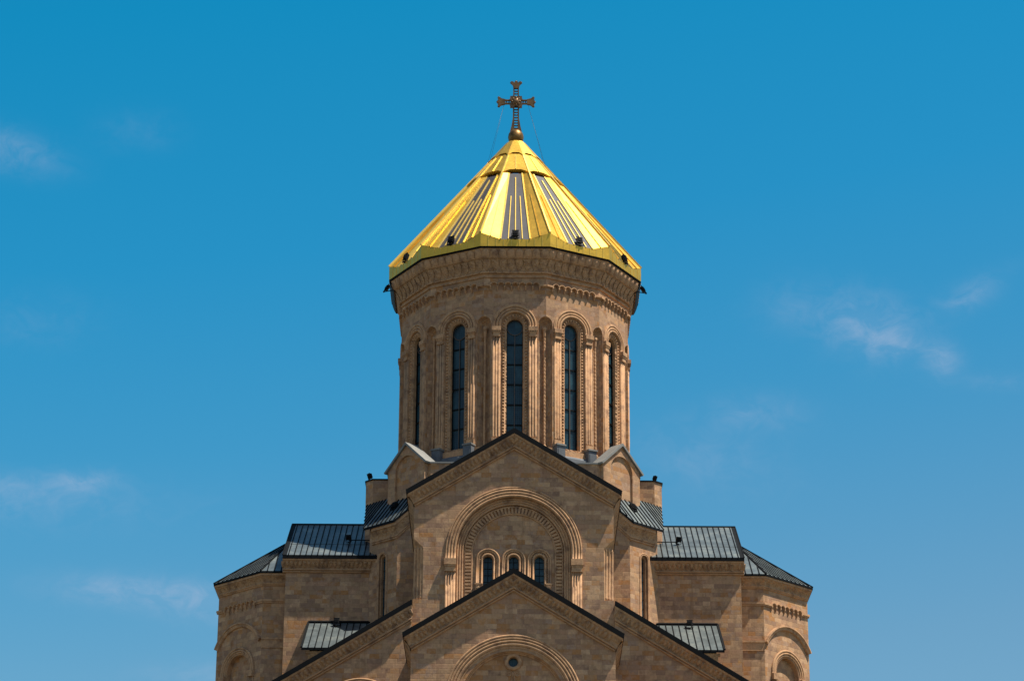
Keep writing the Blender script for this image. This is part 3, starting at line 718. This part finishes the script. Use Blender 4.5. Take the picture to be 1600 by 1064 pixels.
# ---- aisles: sloping half gables each side of the porch -------------------------
fa = F(0, 31.5); XA0, ZA0, SA = 8.9, 24.0, .61; XA1 = 23.5
zA = lambda x: ZA0-SA*(x-XA0)
wl_, rf_, co_, ba_ = MB(), MB(), MB(), MB()
hol = arch(3.15, 13.2, 2, 30, 13.24)
panel(wl_, fa, [(XA0-.02, 0), (XA1, 0), (XA1, zA(XA1)-.3), (XA0-.02, zA(XA0)-.3)], [hol], STONE)
reveal(wl_, fa, hol, 0, -.35, TRIM); panel(wl_, fa, hol, [], STONE, -.35)
quad(wl_, fa(XA0-.02, 0), fa(XA0-.02, 0, -.74), fa(XA0-.02, zA(XA0)-.3, -.74), fa(XA0-.02, zA(XA0)-.3), STONE)
quad(wl_, fa(XA1, 0), fa(XA1, 0, -22), fa(XA1, zA(XA1)-.3, -22), fa(XA1, zA(XA1)-.3), STONE)
for r, t in ((3.9, .10), (3.68, .10), (3.46, .10), (3.26, .09)): sweep(ba_, [fa(x, z) for x, z in arch(r, 13.2, 2, 36, 13.24)], fa.N, circ(t, 8, 0, .04), TRIM, smooth=True)
a, b, c, d = fa(XA0, zA(XA0), .6), fa(XA1+.6, zA(XA1+.6), .6), fa(XA1+.6, zA(XA1+.6), -22.5), fa(XA0, zA(XA0), -22.5)
quad(rf_, a, b, c, d, LEAD); seams(rf_, b, c, a, d, 40, V((SA, 0, 1)).normalized())
cornice(co_, [fa(XA0-.02, zA(XA0-.02)), fa(XA1+.6, zA(XA1+.6))], fa.N, .70)
for (x, z, dx, dz) in walk([(XA0+.3, zA(XA0+.3)), (XA1, zA(XA1))], .42):
    nx, nz_ = -dz, dx
    def fmm(u, v, h): return fa(x+dx*u+nx*v, z+dz*u+nz_*v, .14+(.70-.29)*(1-sin(pi/2*min(1, max(0, (-v-.46)/.78))))+h)
    cushion(co_, fmm, [(-.17, -.6), (-.12, -.54), (.12, -.54), (.17, -.6), (.15, -.9), (.05, -1.12), (-.05, -1.12), (-.15, -.9)], .13, .6, CARVED)
for mir in (False, True):
    ai = node("aisle"); f_ = (lambda m: m.mirror()) if mir else (lambda m: m)
    part("half_gable_wall", f_(wl_), parent=ai); part("roof", f_(rf_), parent=ai); part("raking_cornice", f_(co_), parent=ai); part("blind_arch", f_(ba_), parent=ai)

# ---- transept arms ------------------------------------------------------------
XT = 22.02; YT = 8.84; ft = F(0, YT)
wl_, rf_, co_ = MB(), MB(), MB()
ZTE = ZR-SL*HE
panel(wl_, ft, [(7, 0), (XT, 0), (XT, ZTE), (7, ZTE)], [], STONE)
fe = F(90, XT)      # gable end: x runs along +y
panel(wl_, fe, [(-YT, 0), (YT, 0), (YT, ZTE), (0, ZR-.3), (-YT, ZTE)], [], STONE)
fb = F(180, YT); panel(wl_, fb, [(-XT, 0), (-7, 0), (-7, ZTE), (-XT, ZTE)], [], STONE)
XR = 22.32
for sg in (-1, 1):
    a, b, c, d = V((6, sg*HE, ZTE)), V((XR, sg*HE, ZTE)), V((XR, 0, ZR)), V((6, 0, ZR))
    quad(rf_, a, b, c, d, LEAD); seams(rf_, b, a, c, d, 29, V((0, sg*SL, 1)).normalized())
    bar(rf_, L(b, a, .0)+V((0, -sg*3.3, 3.3*SL)), L(b, a, 1.0)+V((0, -sg*3.3, 3.3*SL)), V((0, sg*SL, 1)).normalized(), .03, .02, SEAM)
bar(rf_, V((6, 0, ZR)), V((XR, 0, ZR)), ZUP, .2, .1, SEAM)
cornice(co_, [ft(12, ZTE), ft(XR, ZTE)], ft.N, HE-YT)
sweep(co_, [fe(-HE, ZTE), fe(0, ZR), fe(HE, ZTE)], fe.N, [(.02, .3), (-.25, .3), (-.25, -.1), (.02, -.1)], SEAM)
for (x, z, dx, dz) in walk([(12, ZTE), (XR, ZTE)], .42):
    def fmm(u, v, h): return ft(x+u, z+v, .14+(HE-YT-.29)*(1-sin(pi/2*min(1, max(0, (-v-.46)/.78))))+h)
    cushion(co_, fmm, [(-.17, -.6), (-.12, -.54), (.12, -.54), (.17, -.6), (.15, -.9), (.05, -1.12), (-.05, -1.12), (-.15, -.9)], .13, .6, CARVED)
for mir in (False, True):
    tr = node("transept"); f_ = (lambda m: m.mirror()) if mir else (lambda m: m)
    part("wall", f_(wl_), parent=tr); part("roof", f_(rf_), parent=tr); part("cornice", f_(co_), parent=tr)

# ---- lean-to chapels on the transept walls --------------------------------------
wl_, rf_, co_ = MB(), MB(), MB()
pl = [(9.0, -14.2), (19.1, -14.2), (19.1, -YT), (9.0, -YT)]
prism(wl_, pl, 8, 23.7, STONE, False)
wl_.add([(19.1, -14.2, 23.6), (19.1, -YT, 23.6), (19.1, -YT, 27.2)], [(0, 1, 2)], STONE)
e0, e1, r0, r1 = V((9.0, -15.0, 23.85)), V((19.78, -15.0, 23.85)), V((9.0, -YT, 27.78)), V((19.66, -YT, 27.78))
quad(rf_, e0, e1, r1, r0, LEAD); quad(rf_, e0-ZUP*.25, e1-ZUP*.25, r1-ZUP*.25, r0-ZUP*.25, SEAM); quad(rf_, e0, e1, e1-ZUP*.25, e0-ZUP*.25, SEAM); quad(rf_, e1, r1, r1-ZUP*.25, e1-ZUP*.25, SEAM)
nl = V((0, -3.93, 6.16)).normalized(); nl = V((0, -.54, .84))
seams(rf_, e1, e0, r1, r0, 17, nl); bar(rf_, r0+V((0, -.1, 0)), r1+V((0, -.1, 0)), nl, .25, .12, SEAM)
bar(rf_, e1, r1, nl, .2, .1, SEAM)
fl = F(0, 14.2)
sweep(co_, [fl(9, 23.8), fl(19.4, 23.8)], fl.N, [(-.22, .55), (-.42, .5), (-.42, -.05), (-.22, -.05)], TRIM)
sweep(co_, [fl(9, 23.8), fl(19.2, 23.8)], fl.N, [(-.42, .45), (-.7, .3), (-.95, .08), (-1.0, -.05), (-.42, -.05)], CARVED)
for mir in (False, True):
    tr = node("chapel"); f_ = (lambda m: m.mirror()) if mir else (lambda m: m)
    part("wall", f_(wl_), parent=tr); part("roof", f_(rf_), parent=tr); part("cornice", f_(co_), parent=tr)

# ---- diagonal corner blocks between nave and transept ----------------------------
wl_, rf_, co_, wn_, gl_ = MB(), MB(), MB(), MB(), MB()
sw = 22.8; fd = F(45, sw/sqrt(2)); c1 = (11.17, -11.63); c2_ = (13.97, -8.83); zE = 37.05; KS = .87
td = lambda p: (p[0]+p[1])/sqrt(2)
t1, t2 = td(c1), td(c2_)
wc = 1.70; hol = arch(.50, 33.75, 14, 16, wc)
panel(wl_, fd, [(t1, 10), (t2, 10), (t2, zE-.1), (t1, zE-.1)], [hol], STONE)
reveal(wl_, fd, hol, 0, -.22, TRIM); reveal(wl_, fd, hol, -.22, -.22, TRIM, loop2=arch(.33, 33.72, 14, 16, wc)); reveal(wl_, fd, arch(.33, 33.72, 14, 16, wc), -.22, -.50, TRIM)
ff2 = F(0, 11.63)
zr2 = lambda x: zE+KS*(23.9-x-12.4)
panel(wl_, ff2, [(8.0, 10), (c1[0], 10), (c1[0], zr2(c1[0])-.2), (8.0, zr2(8.0)-.2)], [], STONE)
quad(wl_, V((c2_[0], c2_[1], 10)), V((c2_[0], -4, 10)), V((c2_[0], -4, 40)), V((c2_[0], c2_[1], zE)), STONE)
P = lambda x, y: V((x, y, zE+KS*(23.9-x+y)))
A_, B_ = P(14.58, -9.32), P(11.51, -12.39)
poly = [A_, B_, P(8.75, -12.39), P(8.75, -11.2), P(14.58, -5.2)]
rf_.add(poly, [tuple(range(5))], LEAD); rf_.add([p-ZUP*.26 for p in poly], [tuple(range(5))[::-1]], SEAM)
rf_.add(poly+[p-ZUP*.26 for p in poly], [(i, (i+1) % 5, 5+(i+1) % 5, 5+i) for i in range(5)], SEAM)
nd = V((KS, -KS, 1)).normalized(); sd = V((-1, 1, 0))
def inside_run(x, y):   # follow the slope up until it meets the back edge
    # back edge passes (8.75,-11.2)-(14.58,-5.2): s = x-y ~ 19.86
    s0 = x-y; m_ = (s0-19.86)/2; return x-m_, y+m_
NS = 7
for i in range(NS+1):
    f = i/NS; x, y = A_.x+(B_.x-A_.x)*f, A_.y+(B_.y-A_.y)*f; x2, y2 = inside_run(x, y)
    if x2 < 8.75: m_ = x-8.75; x2, y2 = x-m_, y+m_
    bar(rf_, P(x, y), P(x2, y2), nd, .11, .08, SEAM)
for i in range(1, 5):
    x, y = 11.51-0.62*i, -12.39; x2, y2 = inside_run(x, y); m_ = min((x-y-19.86)/2, x-8.75)
    if m_ > .1: bar(rf_, P(x, y), P(x-m_, y+m_), nd, .11, .08, SEAM)
for i in range(1, 7):
    y = -9.32+0.62*i*1.0; x = 14.58; m_ = (x-y-19.86)/2
    if m_ > .1: bar(rf_, P(x, y), P(x-m_, y+m_), nd, .11, .08, SEAM)
t1e, t2e = td((11.51, -12.39)), td((14.1, -9.2))
def split(zshift):
    pass
# cornice along the diagonal face and its raked return on the front face
def prof_faces(mb, lines):   # lines: list of 3-D polylines lofted in order
    for (l0, l1, mt) in lines:
        n_ = len(l0); mb.add(l0+l1, [(i, i+1, n_+i+1, n_+i) for i in range(n_-1)], mt)
def offs(ov, dz):     # polyline at overhang ov below the roof: along front face then the diagonal
    k = ov; s_ = sw+k*sqrt(2); yf = -11.63-k; xcn = s_+yf
    xl = 8.5; zl = zE+KS*(23.9-xl-12.4)
    zc0 = zE
    return [V((xl, yf, zc0+KS*(11.51-xl)+dz)), V((xcn, yf, zc0+dz)), V((xcn+2.55-.3*k, yf+2.55-.3*k, zc0+dz))]
pr_ = [(.74, -.26, None), (.66, -.28, TRIM), (.62, -.50, TRIM), (.50, -.52, TRIM)]
pr_ += [(.12+.38*(1-sin(pi/2*i/5)), -.52-.80*i/5, CARVED) for i in range(1, 6)]
pr_ += [(.22, -1.33, TRIM), (.22, -1.46, TRIM), (.10, -1.48, TRIM), (.16, -1.54, TRIM), (.16, -1.64, TRIM), (0, -1.68, TRIM)]
for (a_, b_) in zip(pr_, pr_[1:]): prof_faces(co_, [(offs(a_[0], a_[1]), offs(b_[0], b_[1]), b_[2])])
endl = [offs(p[0], p[1])[2] for p in pr_]; base_end = fd(td((endl[0].x, endl[0].y))-.0, 0); 
inner = [offs(0, p[1])[2] for p in pr_]
co_.add(endl+inner, [(i, i+1, len(endl)+i+1, len(endl)+i) for i in range(len(endl)-1)], TRIM)
for r, t in ((.66, .07), (.52, .07), (.40, .06)): sweep(wn_, [fd(x, z) for x, z in arch(r, 33.75, 14, 18, wc)], fd.N, circ(t, 6, 0, .02 if r > .5 else -.2), TRIM, smooth=True)
panel(gl_, fd, arch(.34, 33.72, 14, 16, wc), [], GLASS, -.46)
for i in range(16): box(gl_, fd, wc-.32, wc+.32, 20+.9*i, 20.08+.9*i, -.455, -.42, DMULL)
for mir in (False, True):
    tr = node("corner_block"); f_ = (lambda m: m.mirror()) if mir else (lambda m: m)
    part("wall", f_(wl_), parent=tr); part("roof", f_(rf_), parent=tr); part("cornice", f_(co_), parent=tr)
    part("window_surround", f_(wn_), parent=tr); part("window", f_(gl_), parent=tr)

# ---- apses at the transept ends ----------------------------------------------------
wl_, rf_, co_, ar_, st_, st2_ = MB(), MB(), MB(), MB(), MB(), MB()
wp = [(21.9, -7.3), (24.28, -7.3), (29.07, -2.51), (29.07, 2.51), (24.28, 7.3), (21.9, 7.3)]
s_a = 31.58; f45 = F(45, s_a/sqrt(2)); zT = 32.9
ta, tb = td(wp[1]), td(wp[2]); tm = (ta+tb)/2
hol = arch(1.72, 23.75, 6, 24, tm)
panel(wl_, f45, [(ta, 4), (tb, 4), (tb, zT), (ta, zT)], [hol], STONE)
reveal(wl_, f45, hol, 0, -.55, TRIM); panel(wl_, f45, hol, [], STONE, -.55)
for i in (0, 2, 3, 4):
    (x0, y0), (x1, y1) = wp[i], wp[i+1]
    quad(wl_, V((x0, y0, 4)), V((x1, y1, 4)), V((x1, y1, zT)), V((x0, y0, zT)), STONE)
ep = [(21.9, -8.0), (24.55, -8.0), (29.62, -2.93), (29.62, 2.93), (24.55, 8.0), (21.9, 8.0)]; zAe = 33.07
apx = V((22.3, 0, 38.35))
for i in range(5):
    p0, p1 = V((*ep[i], zAe)), V((*ep[i+1], zAe))
    if i in (0, 4):
        rtop = V((21.9, 0, 38.4)); rf_.add([p0, p1, apx, rtop] if i == 0 else [p0, p1, rtop, apx], [(0, 1, 2, 3)], LEAD)
    else: rf_.add([p0, p1, apx], [(0, 1, 2)], LEAD)
    nn = (p1-p0).cross(apx-p0).normalized(); nn = nn if nn.z > 0 else -nn
    ln = (p1-p0).length; e_ = (p1-p0)/ln; upv = nn.cross(e_); upv = upv if upv.z > 0 else -upv
    px = (apx-p0).dot(e_); hgt = (apx-p0).dot(upv); k_ = int(ln/.62)
    for j in range(k_+1):
        u = ln*j/k_
        if i == 0 and u < px: hh = hgt
        elif i == 4 and u > px: hh = hgt
        else: hh = hgt*min(u/px if u < px and px > 0 else 1, (ln-u)/(ln-px) if u > px and ln > px else 1)
        hh = max(0, min(hgt, hh))*.985
        if hh > .15: bar(rf_, p0+e_*u, p0+e_*u+upv*hh, nn, .10, .07, SEAM)
    if i < 4: bar(rf_, p1, apx, (nn+ZUP).normalized(), .14, .12, SEAM)
    fz = V((e_.y, -e_.x, 0)); 
cp_ = [V((x, y, zAe)) for x, y in ep]
sweep(co_, cp_, ZUP, [(.0, .02), (.0, -.18), (.18, -.18), (.18, .02)], SEAM)
sweep(co_, cp_, ZUP, [(.08, -.18), (.10, -.38), (.3, -.40), (.75, -.40), (.75, -.18)], TRIM)
sweep(co_, cp_, ZUP, [(.14, -.40)] + [(.14+.44*sin(pi/2*i/5), -.40-.62*i/5) for i in range(1, 6)] + [(.75, -1.02), (.75, -.40)], CARVED)
sweep(co_, cp_, ZUP, [(.50, -1.02), (.47, -1.10), (.54, -1.16), (.58, -1.20), (.55, -1.26), (.66, -1.32), (.75, -1.32), (.75, -1.02)], TRIM)
# little arcade on the diagonal face, string mouldings on the front face
half = (tb-ta)/2; xs = [tm-1.95+.65*i for i in range(7)]
arcature(ar_, f45, xs, 30.25, .325, .22, TRIM, .42)
for x0, x1 in ((ta-.08, tm-2.28), (tm+2.28, tb+.10)): box(ar_, f45, x0, x1, 30.22, 30.42, 0, .2, TRIM); box(ar_, f45, x0, x1, 30.08, 30.22, 0, .11, TRIM)
fa2 = F(0, 7.3)
box(st_, fa2, 21.9, 24.30, 30.22, 30.42, 0, .2, TRIM); box(st_, fa2, 21.9, 24.29, 30.08, 30.22, 0, .11, TRIM)
box(st2_, fa2, 21.9, 24.30, 26.42, 26.62, 0, .22, TRIM); box(st2_, fa2, 21.9, 24.29, 25.62, 26.42, 0, .12, TRIM)
Rh = 3.77; hc = 28.5-Rh; aa = math.asin(3.34/Rh); hpts = [(tm+Rh*sin(aa*(1-2*i/24)), hc+Rh*cos(aa*(1-2*i/24))) for i in range(25)]
sweep(ar_, [f45(x, z) for x, z in hpts], f45.N, [(-.10, 0), (-.10, .34), (.02, .36), (.08, .26), (.30, .20), (.34, .12), (.36, 0)], TRIM)
for r, t, o in ((2.38, .13, .08), (2.14, .12, .06), (1.94, .10, .0), (1.80, .10, -.16)): sweep(ar_, [f45(x, z) for x, z in arch(r, 23.75, 23.6, 28, tm)], f45.N, circ(t, 8, 0, o), TRIM, smooth=True)
for sg in (1, -1):
    for x in (2.38, 2.14, 1.94): lathe(ar_, f45(tm+sg*x, 0, .06), [(.11, 6), (.11, 23.0)], TRIM, 8)
    box(ar_, f45, min(tm+sg*1.75, tm+sg*2.55), max(tm+sg*1.75, tm+sg*2.55), 23.0, 23.6, -.1, .36, TRIM)
for mir in (False, True):
    tr = node("apse"); f_ = (lambda m: m.mirror()) if mir else (lambda m: m)
    part("wall", f_(wl_), parent=tr); part("roof", f_(rf_), parent=tr); part("cornice", f_(co_), parent=tr)
    part("arcade", f_(ar_), parent=tr); part("string_moulding", f_(st_), parent=tr); part("string_moulding", f_(st2_), parent=tr)

# ------------------------------------------------------------------ floodlights
def make_flood():
    root = empty("floodlight", "x", "floodlight", (0, 0, 0), "black floodlights fixed round the roofs")
    fr = F(0, 0)
    h = MB()   # housing: tapered box leaning back, finned
    a, b = .34, .27
    vs = [(-a, -.12, .25), (a, -.12, .25), (a, -.12, .95), (-a, -.12, .95), (-b, .24, .33), (b, .24, .33), (b, .24, .87), (-b, .24, .87)]
    h.add(vs, [(0, 1, 2, 3), (7, 6, 5, 4), (0, 4, 5, 1), (1, 5, 6, 2), (2, 6, 7, 3), (3, 7, 4, 0)], BLACK)
    for i in range(5): box(h, fr, -.22+.1*i, -.18+.1*i, .38, .82, .12, .2, BLACK)
    box(h, fr, -.37, .37, .22, .27, .04, .14, BLACK); box(h, fr, -.37, .37, .93, .98, .04, .14, BLACK)
    h.build("housing", root)
    l = MB(); box(l, fr, -.24, .24, .36, .84, -.26, -.23, LENS); l.build("lens", root)
    y = MB()
    for s in (-1, 1): box(y, fr, s*.40-.03, s*.40+.03, 0, .66, -.04, .04, BLACK); 
    box(y, fr, -.43, .43, -.03, .04, -.05, .05, BLACK); box(y, fr, -.1, .1, -.12, -.03, -.1, .1, BLACK)
    y.build("bracket", root)
    return root
proto = make_flood(); first = [True]
def flood(loc, az, tilt, label, sc=1.0):
    if first[0]: o = proto; first[0] = False
    else:
        o = proto.copy(); COL.objects.link(o)
        for ch in list(proto.children): d = ch.copy(); COL.objects.link(d); d.parent = o
    o.location = loc; o.rotation_euler = (tilt, 0, az); o.scale = (sc, sc, sc); o['label'] = label
for az, lab in ((0, "black floodlight on the gilded eave directly below the cross"),
                (30, "black floodlight on the gilded eave, first to the right of the middle one"),
                (-30, "black floodlight on the gilded eave, first to the left of the middle one"),
                (60, "black floodlight at the far right end of the gilded eave"),
                (-60, "black floodlight at the far left end of the gilded eave")):
    a = radians(az); r = 13.05
    flood((r*sin(a), -r*cos(a), 66.05), a, radians(-18), lab, .95)
for sg, lab in ((1, "black floodlight sticking out on an arm under the right edge of the gilded roof"), (-1, "black floodlight sticking out on an arm under the left edge of the gilded roof")):
    flood((sg*13.45, -3.0, 64.15), radians(80*sg), radians(-35), lab, .85)
    arm = MB(); tube(arm, (sg*12.3, -3.0, 64.3), (sg*13.45, -3.0, 64.1), .05, BLACK)
    part("lamp_arm", arm, parent=drum)
flood((-14.2, -5.1, 43.15), radians(-60), radians(20), "small dark floodlight on top of the stone pier left of the drum", .8)
flood((13.9, -5.2, 43.15), radians(60), radians(20), "small dark floodlight on top of the stone pier right of the drum", .7)
for sg, lab in ((1, "black floodlight on the seamed roof between the right gabled buttress and nave gable"), (-1, "black floodlight on the seamed roof between the left gabled buttress and nave gable")):
    x, y = sg*11.75, -10.45
    flood((x, y, P(11.75, -10.45).z+.15), radians(45*sg), radians(-30), lab, .9)
for sg, lab in ((1, "black floodlight with a long rail on the right transept roof"), (-1, "black floodlight with a long rail on the left transept roof")):
    flood((sg*16.2, -5.9, zroof(5.9)+.15), radians(20*sg), radians(10), lab, .7)
for sg, lab in ((1, "black floodlight on the low lean-to roof at the right"), (-1, "black floodlight on the low lean-to roof at the left")):
    flood((sg*16.9, -10.0, 27.2), 0, radians(-12), lab, .8)
for sg in (1, -1):
    rl = MB(); tube(rl, (sg*12.8, -5.9, zroof(5.9)+.32), (sg*16.2, -5.9, zroof(5.9)+.32), .05, BLACK)
    for i in range(3): tube(rl, (sg*(13.2+1.4*i), -5.9, zroof(5.9)-.05), (sg*(13.2+1.4*i), -5.9, zroof(5.9)+.32), .04, BLACK)
    part("roof_rail", rl)
